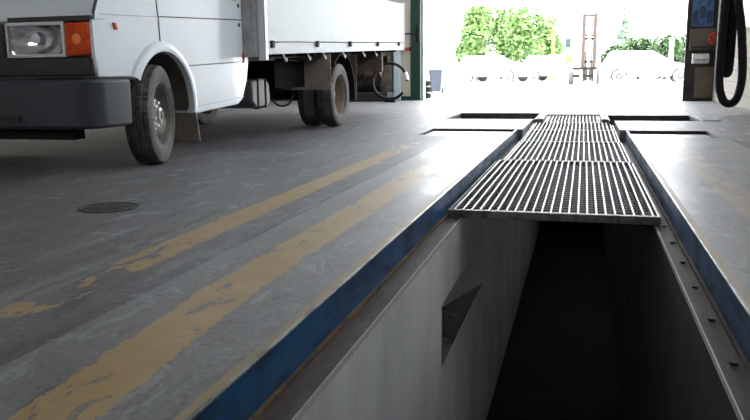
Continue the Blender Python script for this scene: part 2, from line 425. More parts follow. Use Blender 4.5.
# unseen rooflights added to brighten the far half of the hall
RLX0, RLX1 = -5.5, -.5
lights = [(9.9, 10.3), (12.4, 12.9), (14.9, 15.7)]
cl = MB().box(XL-.2, RLX0, Y0-.2, Y1+.3, ZC, ZC+.2).box(RLX1, XR+.3, Y0-.2, Y1+.3, ZC, ZC+.2)
yy0 = Y0-.2
for a, b in lights + [(Y1+.3, 0)]:
    cl.box(RLX0, RLX1, yy0, a, ZC, ZC+.2); yy0 = b
cl.build('ceiling', M_CEIL, kind='structure')
for i, (a, b) in enumerate(lights):
    f = MB()
    for k in range(8):
        x = RLX0 + (RLX1-RLX0-.05)*k/7; f.box(x, x+.05, a, b, ZC+.06, ZC+.12)
    f.build('window_added_%d' % (i+9), M_GREYP, kind='structure')
MB().box(XL-.2, XL, Y0-.2, Y1+.3, 0, ZC).build('wall_left', M_CREAM, kind='structure')
MB().box(XL, XR+.3, Y0-.2, Y0, 0, 2.8).box(XL, XR+.3, Y0-.2, Y0, 4.2, ZC).box(XL, -7.6, Y0-.2, Y0, 2.8, 4.2).box(-4.9, XR+.3, Y0-.2, Y0, 2.8, 4.2).build('wall_back', M_CREAM, kind='structure')
wb = MB()  # unseen back window, added to light the front of the truck
for k in range(4): wb.box(-7.6+.87*k, -7.55+.87*k, Y0-.14, Y0-.06, 2.8, 4.2)
wb.build('window_added_12', M_GREYP, kind='structure')
# far wall: a lintel over the bay door, ribbed sheet panels to its left
wf = MB().box(DX0-.22, XR+.25, Y1, Y1+.3, 4.3, ZC).box(XL, DX0-.22, Y1+.04, Y1+.3, 0, ZC)
wall_far = wf.build('wall_far', M_CREAM, kind='structure')
rib = None
for k in range(20):
    x = DX0-.235-.25*k-.24
    o = MB().box(x+.004, x+.246, Y1+.005, Y1+.04, .02, 4.3).build('sheet_panel', M_CREAM, wall_far, bevel=.008, bseg=1) if rib is None else dup(rib, 'sheet_panel', wall_far, (x-rx, 0, 0))
    if rib is None: rib, rx = o, x
MB().box(DX0-.22, DX0, Y1-.03, Y1+.3, 0, 4.3).build('trim_1', M_GREEN, kind='structure', bevel=.008)
MB().box(DX0-.45, DX0-.22, Y1-.02, Y1+.04, 0, .09).build('trim_2', M_GREEN, kind='structure')
MB().box(DX0, DX0+.05, Y1+.1, Y1+.3, 0, 4.3).build('trim_4', M_ALU, kind='structure')
# right door jamb, facing the camera
MB().box(DX1-.05, XR+.0, Y1-.6, Y1-.5, 0, 4.6).build('wall_jamb', M_BROWN, kind='structure', bevel=.01)

# ================================================================== PIT EDGES
def edge_beam(side):
    s = -1 if side == 'left' else 1
    x = PX0 if s < 0 else PX1
    t = thing('pit_edge_beam', (x, 0, 0), 'blue painted steel edging along the %s side of the pit' % side, 'edging')
    ye = 8.60 if s < 0 else 8.55
    MB().box(min(x, x+s*.011), max(x, x+s*.011), Y0, ye, ZL-.001, -.004).build('face_plate', M_BLUE, t)
    MB().box(min(x-s*.001, x+s*.011), max(x-s*.001, x+s*.011), Y0, 7.75, -.004, .003).build('worn_lip', M_LIPB, t, bevel=.002, label='bare worn metal top edge')
    a, b = sorted((x+s*.012, x+s*.034))
    MB().box(a, b, Y0, 7.74, .0002, .0012).build('paint_strip', M_TAN, t)
    return t
edge_beam('left'); edge_beam('right')
def ledge(side):
    s = -1 if side == 'left' else 1
    xo, xi = (PX0, WX0) if s < 0 else (PX1, WX1)
    t = thing('grate_rail', ((xo+xi)/2, 0, ZL), 'brown steel ledge rail the grates rest on, %s side of the pit' % side, 'rail')
    a, b = sorted((xo-s*.001, xi))
    MB().box(a, b, Y0, 8.59, ZL-.02, ZL-.0005).build('rail_plate', M_LEDGE, t)
    a, b = sorted((xo-s*.002, xo-s*.014))
    MB().box(a, b, Y0, 8.6, ZL, ZL+.012).build('rail_lip', M_RUSTY, t, label='rusty strip at the foot of the edging')
    a, b = sorted((xi-s*.004, xi))
    MB().box(a, b, Y0, 8.6, ZL-.02, ZL-.0005).build('worn_edge', M_LIGHTC, t, label='pale chipped inner edge')
    bolt = None
    for k in range(8 if s > 0 else 0):
        y = 1.35 + k*.37
        if bolt is None:
            bolt = MB().lathe([(0, .011), (.006, .011), (.008, .008)], ((xo+xi)/2, y, ZL), 'z', 8).build('bolt', M_IRON, t, origin=((xo+xi)/2, y, ZL)); b0 = y
        else: dup(bolt, 'bolt', t, (0, y-b0, 0))
ledge('left'); ledge('right')

# ================================================================== GRATES
spans = [(3.97, 6.32, -.685, .394, -.080), (6.345, 8.05, -.632, .382, -.080), (8.065, 9.32, -.628, .372, -.069), (9.335, 10.34, -.625, .367, -.046), (10.36, 11.53, -.50, .22, -.024)]
tilts = [0, 0, .022, .024, .020]
glabels = ['bar grate over the pit nearest the camera, its thick front edge overhanging the open pit',
           'second bar grate over the pit counting from the open end',
           'middle one of the five bar grates over the pit',
           'fourth bar grate from the open pit end, between the shallow and deep floor recesses',
           'narrow farthest bar grate between the two pale cover plates']
for (a, b, x0, x1, ZG), lab, tl in zip(spans, glabels, tilts):
    ZL_, ZL = ZL, ZG-.045
    t = thing('bar_grate', ((x0+x1)/2, (a+b)/2, ZL), lab, 'grate', 'bar grates over the pit')
    fh = ZG-ZL
    MB().box(x0, x1, a, a+.022, ZL, ZG-.002).build('end_bar', M_FRAME, t, bevel=.003, bseg=1)
    MB().box(x0, x1, b-.016, b, ZL, ZG-.003).build('end_bar', M_FRAME, t, bevel=.003, bseg=1)
    for xx in (x0, x1-.012): MB().box(xx, xx+.012, a+.022, b-.016, ZL, ZG-.008).build('side_bar', M_FRAME, t)
    n = round((x1-x0-.04)/.0455)
    bar = None
    for k in range(n):
        x = x0+.012 + (x1-x0-.024)*(k+.5)/n
        if bar is None:
            w2 = .0058
            prof = [(x-w2, ZL+.012), (x+w2, ZL+.012), (x+w2, ZG-.004), (x+w2*.6, ZG), (x-w2*.6, ZG), (x-w2, ZG-.004)]
            bar = MB().prism_y(prof, a+.0225, b-.0165).build('grate_bar', M_BRIGHT, t, origin=(x, a, ZL)); bx0 = x
        else: dup(bar, 'grate_bar', t, (x-bx0, 0, random.uniform(-.0012, .0012)))
    nc = int((b-a)/.075); rod = None
    for k in range(1, nc):
        y = a + (b-a)*k/nc
        if rod is None:
            rod = MB().box(x0+.012, x1-.012, y-.009, y+.009, ZL+.004, ZL+.022).build('cross_rod', M_DARKST, t, origin=(x0, y, ZL)); ry = y
        else: dup(rod, 'cross_rod', t, (0, y-ry, 0))
    ZL = ZL_
    t.rotation_euler = (math.atan2(tl, b-a), 0, 0)

# ================================================================== FLOOR RECESSES
def tray(name, x0, x1, y0, y1, d, label, plate):
    t = thing(name, ((x0+x1)/2, (y0+y1)/2, -d), label, 'floor recess')
    e = .012
    m = M_DARKST if not plate else M_PLATE
    MB().box(x0, x1, y0, y1, -d-.02, -d).build('recess_bed', M_PLATE if plate else M_IRON, t)
    for (a, b, c, dd) in ((x0, x0+e, y0, y1), (x1-e, x1, y0, y1), (x0+e, x1-e, y0, y0+e), (x0+e, x1-e, y1-e, y1)):
        MB().box(a, b, c, dd, -d, -.002).build('recess_wall', M_IRON, t)
    if plate:
        MB().box(x0+.03, x1-.02, y0+.025, y1-.07, -d, -d+.014).build('test_plate', M_PLATE, t, bevel=.003, bseg=1, label='smooth steel plate lying in the recess')
    else:
        ym = (y0+y1)/2
        for yy in (ym-.28, ym+.28):
            MB().cyl(((x0+x1)/2, yy, -d+.11), .10, x1-x0-.06, 'x', 24).build('roller', M_DARKST, t, smooth=True)
    return t
tray('shallow_floor_recess', -1.66, -.714, 7.75, 8.60, .038, 'shallow floor recess with steel plate, left of the pit', True)
tray('shallow_floor_recess', .457, 1.25, 7.75, 8.55, .045, 'shallow floor recess with steel plate, right of the pit', True)
tray('deep_floor_recess', -1.84, -.62, 10.40, 11.85, .30, 'deep dark rectangular floor recess, left of the narrow far grate', False)
tray('deep_floor_recess', .32, 1.42, 10.15, 11.35, .30, 'deep dark rectangular floor recess, right of the narrow far grate', False)
def pale_block(x0, x1, y0, y1, lab):
    b = MB().box(x0, x1, y0, y1, 0, .006).box(x0+.02, x1-.02, y0+.03, y1-.03, .006, .010)
    b.build('cover_plate', M_LIGHTC, None, ((x0+x1)/2, (y0+y1)/2, 0), bevel=.002, label=lab, cat='plate')
pale_block(-.615, -.515, 10.38, 11.5, 'small pale cover plate left of the narrow far grate')
pale_block(.235, .315, 10.38, 11.3, 'small pale cover plate right of the narrow far grate')
MB().prism_z([(1.43, 10.15), (1.62, 10.10), (1.66, 10.75), (1.46, 11.3)], 0, .012).build('ramp_plate', M_PLATE, None, (1.54, 10.6, 0), label='thin pale steel ramp plate at the right end of the deep recess', cat='plate')

# round drain cover in the floor
dc = (-2.26, 3.24)
t = thing('drain_cover', (dc[0], dc[1], 0), 'round dark iron drain cover set in the floor before the front wheel', 'drain cover')
MB().lathe([(0, .150), (.004, .149), (.005, .132), (.001, .130), (.001, .126), (.0035, .125), (.0035, .001)], (*dc, 0), 'z', 40).build('cover', M_IRON, t, smooth=True)
for k in range(5):
    x = -.08 + .04*k; l = .085*math.sqrt(max(.1, 1-(x/.11)**2))
    MB().box(dc[0]+x-.006, dc[0]+x+.006, dc[1]-l, dc[1]+l, .0035, .0065).build('cover_rib', M_IRON, t)

# ================================================================== TRUCK
TX, TY = -3.95, 5.05
truck = thing('flatbed_truck', (TX, TY, 0), 'white flatbed truck with dropside bed parked on the left of the pit', 'truck')
SX = -2.98                         # cab side plane
OX = 2*TX - SX
AC, AZ, AR = 5.05, .42, .40         # wheel arch
arch = [(AC + AR*math.cos(a), AZ + AR*math.sin(a)) for a in [math.radians(d) for d in range(-10, 153, 9)]]
prof = [(4.27, .63), (4.25, .755), (4.36, .757), (4.36, .99), (4.26, .992), (4.262, 1.02), (4.33, 1.16), (4.42, 1.24), (4.92, 1.98), (5.12, 2.06), (6.44, 2.12), (6.56, 2.05),
        (6.575, 1.3), (6.555, .75), (6.50, .58), (6.40, .42), (6.30, .375), (5.50, .335)] + arch + [(4.68, .63)]
cab = MB().prism_x(prof, OX, SX).build('cab_body', M_WHITE, truck, bevel=.035, bseg=3, smooth=True)
# arch flare
fl = MB(); pr = []
for d in range(-10, 153, 6):
    a = math.radians(d); pr.append([(AC+(AR+rr)*math.cos(a), AZ+(AR+rr)*math.sin(a), dx) for rr, dx in ((-.008, -.03), (-.008, .026), (.012, .032), (.045, .026), (.062, .010), (.07, -.004))])
for sgn, sx in ((1, SX), (-1, OX)):
    fl = MB(); k = len(pr[0])
    fl.poly([(sx+sgn*p[2], p[0], p[1]) for ring in pr for p in ring], [(i*k+j, i*k+j+1, (i+1)*k+j+1, (i+1)*k+j) for i in range(len(pr)-1) for j in range(k-1)])
    fl.build('arch_flare', M_WHITE, truck, smooth=True)
# arch liner behind the wheel
lin = [(AC + r*math.cos(a), AZ + r*math.sin(a)) for r, rng_ in ((.398, range(-8, 153, 9)), (.385, range(152, -9, -9))) for a in [math.radians(d) for d in rng_]]
for x0, x1 in ((SX-.42, SX-.02), (OX+.02, OX+.42)):
    MB().prism_x(lin, x0, x1).build('arch_liner', M_MUD, truck)
    xx = x0 if x0 > TX else x1
    MB().box(xx-.01, xx+.01, 4.5, 5.6, .33, .9).build('arch_inner_panel', M_CHAS, truck)
def strip(name, pts, width, m, parent, x=SX, th=.003):
    """thin strip on the cab side along (y,z) points"""
    mb = MB(); 
    for (a, b) in zip(pts[:-1], pts[1:]):
        d = Vector((b[0]-a[0], b[1]-a[1])); n = Vector((-d.y, d.x)).normalized()*width/2
        q = [(a[0]+n.x, a[1]+n.y), (b[0]+n.x, b[1]+n.y), (b[0]-n.x, b[1]-n.y), (a[0]-n.x, a[1]-n.y)]
        mb.prism_x(q, x-.004, x+th)
    return mb.build(name, m, parent)
# door skin, proud of the body by a few millimetres
door_pts = [(5.035, .875), (5.028, 1.05), (4.99, 1.30), (5.02, 1.95), (6.38, 2.0), (6.46, 1.3), (6.455, .755), (5.40, .712)] + [(AC+.452*math.cos(math.radians(d)), AZ+.452*math.sin(math.radians(d))) for d in (47, 57, 67, 77, 86)]
door = MB().prism_x(door_pts, SX-.01, SX+.006).build('door', M_WHITE, truck, bevel=.004, bseg=2)
ring = door_pts + [door_pts[0]]
strip('door_gap', ring, .011, M_SEAM, door, SX, .0035)
strip('crease_line', [(5.03, 1.058), (6.455, 1.118)], .009, M_SEAM, door, SX+.006, .002)
strip('panel_gap', [(4.262, .985), (4.275, 1.04), (4.31, 1.11), (4.37, 1.19)], .009, M_SEAM, truck, SX-.012, .014)
strip('panel_gap', [(4.33, 1.03), (5.02, 1.055)], .007, M_CREASE, truck, SX, .003)
strip('panel_gap', [(6.465, 1.118), (6.565, 1.121)], .006, M_SEAM, truck, SX, .003)
strip('sill_line', [(5.56, .395), (6.42, .44)], .006, M_CREASE, truck, SX, .002)
MB().prism_x([(5.1, 1.36), (5.12, 1.88), (6.3, 1.93), (6.36, 1.36)], SX, SX+.009).build('door_window', M_GLASS, door)
MB().box(SX, SX+.03, 6.16, 6.30, 1.275, 1.315).build('door_handle', M_BLACK, door, bevel=.006)
for z in (1.07, 1.235): MB().cyl((SX+.006, 6.36, z), .016, .012, 'x', 12).build('hinge_cap', M_BLACK, truck)
MB().lathe([(-.004, .026), (.012, .024), (.017, .014), (.018, .001)], (SX, 6.43, .795), 'x', 16).xf(lambda p: (p.x, p.y, .795+(p.z-.795)*2.1)).build('side_marker', M_RED, truck, smooth=True, label='red oval side marker')
MB().prism_x([(4.455, .985), (4.485, .985), (4.505, .94), (4.475, .94)], SX-.002, SX+.014).build('side_repeater', M_AMBER, truck, bevel=.005, label='small orange side repeater')
# front face
FY = 4.25
for mir in (False, True):
    mx = (lambda p: (2*TX-p.x, p.y, p.z)) if mir else (lambda p: p)
    MB().box(-3.60, -2.99, FY-.016, FY+.03, .985, 1.018).xf(mx).build('lamp_surround', M_BLACK, truck, bevel=.004)
    hl = MB().box(-3.615, -3.178, FY-.026, FY+.06, .766, .785).box(-3.615, -3.178, FY-.026, FY+.06, .966, .985).box(-3.615, -3.597, FY-.026, FY+.06, .785, .966).box(-3.196, -3.178, FY-.026, FY+.06, .785, .966).box(-3.615, -3.178, FY+.06, FY+.075, .766, .985).xf(mx).build('headlight', M_CARW0, truck, label='clear rectangular headlight')
    # reflector bowl set into the housing
    nx, nz = 20, 12; pts = []; fs = []
    for i in range(nx+1):
        for j in range(nz+1):
            u, v = i/nx*2-1, j/nz*2-1
            dep = .066*(1-min(1, (u*u*.85+v*v*.45)))
            pts.append((-3.3965+u*.2005, FY-.010+dep, .8755+v*.0905))
    for i in range(nx):
        for j in range(nz):
            a = i*(nz+1)+j; fs.append((a, a+1, a+nz+2, a+nz+1))
    MB().poly(pts, fs).xf(mx).build('reflector', M_REFL, hl, smooth=True)
    MB().lathe([(-.004, .032), (-.012, .032), (-.016, .001)], (-3.43, FY+.035, .885), 'y', 20).xf(mx).build('bulb_shield', M_ALU, hl, smooth=True)
    MB().box(-3.605, -3.188, FY-.032, FY-.027, .774, .977).xf(mx).build('lens', M_LENS, hl, bevel=.002)
    MB().box(-3.002, -2.979, FY-.004, FY+.125, .752, .995).xf(mx).build('fender_corner', M_WHITE, truck)
    ind = MB().box(-3.174, -3.003, FY-.024, FY+.11, .772, .978).xf(mx).build('indicator', M_AMBER, truck, bevel=.014, label='amber indicator lamp')
    MB().lathe([(-.003, .034), (-.008, .024), (-.010, .001)], (-3.09, FY-.022, .875), 'y', 18).xf(mx).build('bulb', M_AMBERD, ind, smooth=True)
g = MB().box(-4.27, -3.63, FY-.016, FY+.02, .74, .98).build('grille', M_BLACK, truck, bevel=.006)
for k in range(5): MB().box(-4.26, -3.64, FY-.024, FY-.014, .765+k*.042, .785+k*.042).build('grille_slat', M_BUMP, g)
MB().box(2*TX+3.0, -3.0, FY-.02, FY+.04, .645, .762).build('lower_trim', M_BLACK, truck, bevel=.01)
MB().box(2*TX+3.02, -3.02, FY-.028, FY+.0, .695, .705).build('trim_ridge', M_BUMP, truck)
# bumper wrapping round the corner
cr = [(-3.075+.155*math.cos(q), 4.255+.155*math.sin(q)) for q in [math.radians(-90+15*k) for k in range(7)]]
bo = [(2*TX-x, y) for x, y in [(-2.92, 4.535)]+cr[::-1]] + [(-4.5, 4.085), (-3.4, 4.085)] + cr + [(-2.92, 4.535), (-3.0, 4.535), (-3.0, 4.30), (2*TX+3.0, 4.30), (2*TX+3.0, 4.535)]
bp_ = MB().prism_z(bo, .315, .625).build('bumper', M_BUMP, truck, bevel=.022, bseg=3, smooth=True, label='dark grey plastic bumper')
MB().box(-4.75, -3.15, 4.2, 4.32, .24, .33).build('lower_valance', M_CHAS, truck)
MB().box(-3.62, -3.44, 4.07, 4.09, .36, .40).build('tow_slot', M_BLACK, bp_)
# windscreen
MB().prism_x([(4.45, 1.30), (4.88, 1.93), (4.87, 1.95), (4.43, 1.30)], -4.8, -3.1).build('windscreen', M_GLASS, truck)

# wheels -----------------------------------------------------------
def tyre_mesh(R, wdt, cx, cy):
    """tyre around the x axis with real tread grooves"""
    mb = MB(); seg = 132; h = wdt/2; rim = R*.60
    side = [(-h*.78, rim), (-h*.98, rim+.02), (-h*1.04, R*.80), (-h*1.0, R*.90), (-h*.90, R*.965)]
    tread = [-.86, -.58, -.54, -.44, -.40, -.09, -.05, .05, .09, .40, .44, .54, .58, .86]
    prof = side + [(t*h, None) for t in tread] + [(-t, r) for t, r in reversed(side)]
    k = len(prof); pts = []
    for i in range(seg):
        a = 2*PI*i/seg
        for j, (t, r) in enumerate(prof):
            if r is None:
                q = t/h; u = abs(q); rr = R - .012*u*u
                zig = (i % 6)
                if .40 < u < .58 and u not in (.40, .58): rr -= .012
                elif u < .06: rr -= .012
                elif zig == (0 if q < 0 else 3): rr -= .009
                elif u > .5 and zig == (2 if q < 0 else 5): rr -= .009
            else: rr = r
            pts.append((cx+t, cy+rr*math.cos(a), R+rr*math.sin(a)))
    fs = []
    for i in range(seg):
        j2 = (i+1) % seg
        for q in range(k-1): fs.append((i*k+q, i*k+q+1, j2*k+q+1, j2*k+q))
    return mb.poly(pts, fs)
def wheel(cx, cy, R, wdt, face, steer=0., rear=False, rimmat=None, label=None):
    """face=+1: outside of the wheel looks to +x"""
    o = (cx, cy, R)
    w_ = tyre_mesh(R, wdt, cx, cy).build('wheel', M_RUBBER, truck, origin=o, smooth=True, label=label)
    h = wdt/2; rr = R*.655; f = face
    MB().lathe([(f*h*.70, rr+.012), (f*h*.93, rr+.008), (f*h*.95, rr-.004), (f*h*.80, rr-.016), (f*h*.60, rr-.02), (f*h*.60, rr-.012)], o, 'x', 44, closed=True).build('rim_lip', M_RIMB if rear else M_RIML, w_, smooth=True)
    if rear: dish = [(f*h*.62, rr-.012), (f*h*.0, rr-.035), (-f*h*.45, rr-.045), (-f*h*.55, .12), (-f*h*.50, .001)]
    else: dish = [(f*h*.62, rr-.012), (f*h*.25, rr-.03), (f*h*.02, rr-.045), (-f*h*.02, rr*.72), (f*h*.22, .118), (f*h*.25, .001)]
    MB().lathe(dish, o, 'x', 40, cap=False).build('rim', rimmat or M_RIM, w_, smooth=True)
    MB().lathe([(-f*h*.80, rr+.012), (-f*h*.6, rr-.02), (-f*h*.58, .001)], o, 'x', 30, cap=False).build('rim_inner', M_CHAS, w_, smooth=True)
    if rear: hz, hr = -f*h*.5, .075
    else: hz, hr = f*h*.24, .112
    MB().lathe([(hz-f*.01, hr), (hz+f*.010, hr-.004), (hz+f*.014, .060), (hz+f*.050, .052), (hz+f*.058, .040), (hz+f*.059, .001)], o, 'x', 28).build('hub', M_RIMB if rear else M_HUB, w_, smooth=True)
    if not rear: MB().lathe([(hz+f*.056, .036), (hz+f*.064, .030), (hz+f*.066, .001)], o, 'x', 18).build('hub_cap', M_RUST, w_, smooth=True)
    for k in range(6):
        a = 2*PI*k/6 + .3; nr = .10 if rear else .084
        c = (cx, cy+nr*math.cos(a), R+nr*math.sin(a))
        MB().lathe([(hz, .016), (hz+f*.034, .015), (hz+f*.040, .010), (hz+f*.041, .001)], c, 'x', 6).build('wheel_nut', M_RIMB if rear else M_HUB, w_)
        c2 = (cx, cy+.153*math.cos(a+.5), R+.153*math.sin(a+.5)); z2 = (-f*h*.55) if rear else f*h*.07
        MB().lathe([(z2, .030), (z2+f*.008, .030), (z2+f*.009, .001)], c2, 'x', 16).build('vent_hole', M_BLACK, w_)
    w_.rotation_euler = (0, 0, steer)
    return w_
ST = math.radians(15)
wheel(-3.06, 4.98, .36, .185, 1, ST)
wheel(2*TX+3.06, 4.98, .36, .185, -1, ST)
RY, RR = 8.86, .378
wheel(-2.935, RY, RR, .195, 1, 0, True, M_RIMD)
wheel(-3.175, RY, RR, .195, -1, 0, True, M_CHAS)
wheel(2*TX+2.935, RY, RR, .195, -1, 0, True, M_RIMD)
wheel(2*TX+3.175, RY, RR, .195, 1, 0, True, M_CHAS)
# front mudflaps
for x0, x1 in ((-3.30, -2.965), (2*TX+2.965, 2*TX+3.30)):
    MB().prism_x([(5.28, .75), (5.40, .63), (5.45, .48), (5.53, .115), (5.545, .115), (5.465, .49), (5.415, .64), (5.29, .765)], x0, x1).build('mudflap', M_MUD2, truck, smooth=True)

# chassis ----------------------------------------------------------
SH = .031
BY0, BY1 = 6.43, 11.95
def rake(p): return (p.x, p.y, p.z + SH*max(0, p.y-BY0))
for x in (-3.58, -4.32):
    MB().box(x-.04, x+.04, 4.5, 6.6, .50, .64).build('chassis_rail', M_CHAS, truck)
    MB().box(x-.04, x+.04, 6.6, 11.8, .54, .70).xf(rake).build('chassis_rail', M_CHAS, truck)
for y in (7.6, 8.5, 9.5, 10.6, 11.7): MB().box(-4.30, -3.60, y-.04, y+.04, .55, .66).xf(rake).build('cross_member', M_CHAS, truck)
MB().cyl((TX, RY, RR), .06, 1.6, 'x', 16).build('rear_axle', M_CHAS, truck, smooth=True)
MB().lathe([(-.18, .05), (-.12, .13), (0, .16), (.12, .13), (.18, .05)], (TX, RY, .36), 'x', 20).build('differential', M_CHAS, truck, smooth=True)
MB().cyl((TX, 5.05, .33), .045, 1.5, 'x', 12).build('front_axle', M_CHAS, truck, smooth=True)
MB().tube([(TX, 6.2, .48), (TX, 8.85, .38)], .04, 12).build('drive_shaft', M_CHAS, truck, smooth=True)
for x in (-3.58, -4.32):
    for k in range(4):
        pts = [(x, RY + u*(.62-.1*k), .47 - .022*k + .16*u*u*(1-.18*k)) for u in [i/6-1 for i in range(13)]]
        MB().tube(pts, .018, 4).build('leaf_spring', M_CHAS, truck)
MB().lathe([(-.3, .001), (-.3, .08), (.3, .08), (.3, .001)], (-3.4, 7.75, .47), 'y', 16).build('silencer', M_CHAS, truck, smooth=True)
MB().tube(catmull([(-3.25, 7.55, .50), (-3.18, 7.65, .32), (-3.12, 7.85, .31), (-3.15, 8.1, .42)], 6), .012, 8).build('brake_line', M_CHAS, truck, smooth=True)
tk = MB().prism_x([(6.62, .58), (6.95, .60), (7.04, .54), (7.06, .38), (6.98, .325), (6.72, .32), (6.62, .38)], -3.42, -2.99).build('fuel_tank', M_TANK, truck, bevel=.02, bseg=2, smooth=True, label='grey fuel tank behind the cab')
for y in (6.74, 6.92): MB().box(-3.43, -2.985, y, y+.03, .318, .60).build('tank_strap', M_CHAS, tk)
MB().box(-3.40, -3.02, 7.25, 8.12, .49, .77).build('battery_box', M_VOID, truck, bevel=.01)  # lengthened and blackened to keep the space under the bed dark
# rear guards
MB().box(-3.175, -2.775, 8.30, 8.315, .45, .85).build('mudguard_plate', M_MUD2, truck, bevel=.004, label='muddy guard plate ahead of the rear wheels')
MB().box(2*TX+2.775, 2*TX+3.175, 8.30, 8.315, .45, .85).build('mudguard_plate', M_MUD2, truck)
ga = [(RY+r*math.cos(a), .40+r*math.sin(a)) for r, rg in ((.475, range(-12, 140, 8)), (.46, range(139, -13, -8))) for a in [math.radians(d) for d in rg]]
MB().prism_x(ga, -3.28, -2.80).build('mudguard_arch', M_CHAS, truck)
MB().prism_x(ga, 2*TX+2.80, 2*TX+3.28).build('mudguard_arch', M_CHAS, truck)
MB().box(-3.28, -2.80, 9.40, 9.415, .30, .86).build('rear_mudflap', M_MUD, truck)
MB().box(-3.30, -2.86, 10.9, 11.0, .64, .93).build('tool_box', M_MUD, truck, bevel=.01)
MB().box(-4.9, -3.0, 11.8, 11.88, .62, .72).xf(rake).build('rear_bar', M_CHAS, truck)

# bed ---------------------------------------------------------------
BX = -2.78; BXO = 2*TX - BX; BZ = .81
def bed(mb, name, m, parent=None, **kw): return mb.xf(rake).build(name, m, parent or truck, **kw)
deck = bed(MB().box(BXO+.04, BX-.04, BY0+.05, BY1-.02, BZ+.03, BZ+.10), 'bed_deck', M_CHAS)
for k in range(9):
    y = BY0+.3+k*.62
    bed(MB().box(BXO+.1, BX-.07, y, y+.06, BZ-.03, BZ+.03), 'deck_bearer', M_CHAS, deck)
for sgn, x in ((1, BX), (-1, BXO)):
    a, b = sorted((x, x-sgn*.05))
    rail = bed(MB().box(a, b, BY0+.08, BY1, BZ, BZ+.105), 'bed_rail', M_BEDW, bevel=.006)
    a, b = sorted((x+sgn*.004, x-sgn*.028))
    side = bed(MB().box(a, b, BY0+.10, BY1-.03, BZ+.115, BZ+.70), 'side_board', M_BEDW, bevel=.006, label='white dropside board')
    a, b = sorted((x+sgn*.014, x-sgn*.06))
    bed(MB().box(a, b, BY1-.03, BY1+.03, BZ-.01, BZ+.72), 'corner_post', M_BEDW, bevel=.006)
    bed(MB().box(a, b, BY0+.03, BY0+.09, BZ-.05, BZ+1.0), 'corner_post', M_ALU, bevel=.006)
    for yy in (6.62, 7.85, 9.05, 10.35, 11.6):
        a, b = sorted((x, x+sgn*.03))
        l_ = bed(MB().box(a, b, yy-.028, yy+.028, BZ+.06, BZ+.125), 'board_latch', M_LEDGE, rail, bevel=.006)
    for yy in (6.95, 7.62, 8.12, 8.85, 9.7, 10.3):
        pts = [(x-sgn*.02, yy, BZ+.0), (x-sgn*.005, yy, BZ-.035), (x+sgn*.0, yy+.02, BZ-.06), (x-sgn*.005, yy+.05, BZ-.065), (x-sgn*.01, yy+.065, BZ-.04)]
        bed(MB().tube(catmull(pts, 4), .009, 8), 'rope_hook', M_ALU, rail, smooth=True)
hb = bed(MB().box(BXO+.05, BX-.06, BY0+.02, BY0+.07, BZ-.02, BZ+.95), 'headboard', M_GREYP, bevel=.006)
bed(MB().box(BX-.2, BX-.07, BY0-.01, BY0+.025, BZ-.02, BZ+.95), 'headboard_stay', M_GREYP, hb)
bed(MB().box(BX-.075, BX-.035, BY0-.012, BY0+.02, BZ+.52, BZ+.58), 'stay_reflector', M_RED, hb)
bed(MB().box(BXO+.05, BX-.05, BY1-.02, BY1+.02, BZ, BZ+.68), 'tail_board', M_BEDW, bevel=.006)

# ================================================================== RIGHT WALL THINGS
# extraction hose hanging in two loops from a wall hook
hx, hy = 1.93, 11.5
P = [(2.38, hy+.5, 2.75), (2.0, hy+.15, 2.72), (1.82, hy, 2.4), (1.795, hy, 1.55), (1.785, hy, .80), (1.795, hy, .42), (1.85, hy, .215), (1.935, hy, .155), (2.02, hy, .215),
     (2.07, hy, .42), (2.07, hy, .70), (2.02, hy, 1.20), (1.955, hy, 1.60), (1.94, hy+.03, 2.3), (1.93, hy+.10, 2.52), (1.88, hy+.14, 2.4), (1.855, hy+.14, 1.75), (1.855, hy+.14, 1.0), (1.868, hy+.14, .64), (1.90, hy+.14, .56),
     (1.93, hy+.14, .66), (1.935, hy+.14, 1.2), (1.92, hy+.16, 2.0), (1.94, hy+.24, 2.5)]
path = catmull(P, 26)
th = thing('exhaust_hose', (hx, hy, .10), 'thick black exhaust extraction hose hanging in loops by the right wall', 'hose')
rad = [.056 + (.0012 if i % 4 < 2 else -.0012) for i in range(len(path))]
MB().tube(path, rad, 12).build('hose', M_HOSE, th, smooth=True)
MB().tube(catmull([(2.46, hy+.1, 2.62), (2.1, hy+.1, 2.60), (1.85, hy+.1, 2.58), (1.80, hy+.1, 2.68)], 6), .02, 8).build('hook', M_CHAS, th, smooth=True)
# board on the right wall
t = thing('wall_board', (XR, 13.0, 1.3), 'pale blue board on the right block wall at the picture edge', 'board')
MB().box(XR-.02, XR-.001, 12.2, 13.85, 1.285, 2.2).build('board', M_PAPER, t, bevel=.004)
MB().box(XR-.028, XR-.002, 12.2, 13.86, 1.26, 1.285).build('board_frame', M_GREYP, t)
# things on the door jamb (its face is at Y = 16.4)
JY = Y1-.6
t = thing('wall_poster', (2.2, JY, 1.45), 'blue poster high on the dark door jamb', 'poster')
MB().box(1.985, 2.375, JY-.012, JY-.001, 1.44, 1.98).build('sheet', M_POSTER, t)
for k in range(3): MB().box(2.0+k*.125, 2.10+k*.125, JY-.015, JY-.012, 1.50+.1*(k % 2), 1.74+.08*(k % 2)).build('poster_patch', M_POSTD, t)
MB().box(1.96, 2.44, JY-.02, JY-.001, .98, 1.40).build('jamb_panel', M_JPAN, None, (2.2, JY, .98), bevel=.004, label='cream panel below the blue poster on the jamb', cat='panel')
MB().box(2.10, 2.44, JY-.02, JY-.001, .06, .66).build('jamb_panel', M_JPAN, None, (2.25, JY, .06), bevel=.004, label='cream panel low on the jamb under the white box', cat='panel')
t = thing('wall_shelf', (2.2, JY, 1.03), 'black shelf above the white box on the jamb', 'shelf')
MB().box(1.97, 2.42, JY-.12, JY-.02, 1.03, 1.06).build('shelf_board', M_BLACK, t, bevel=.004)
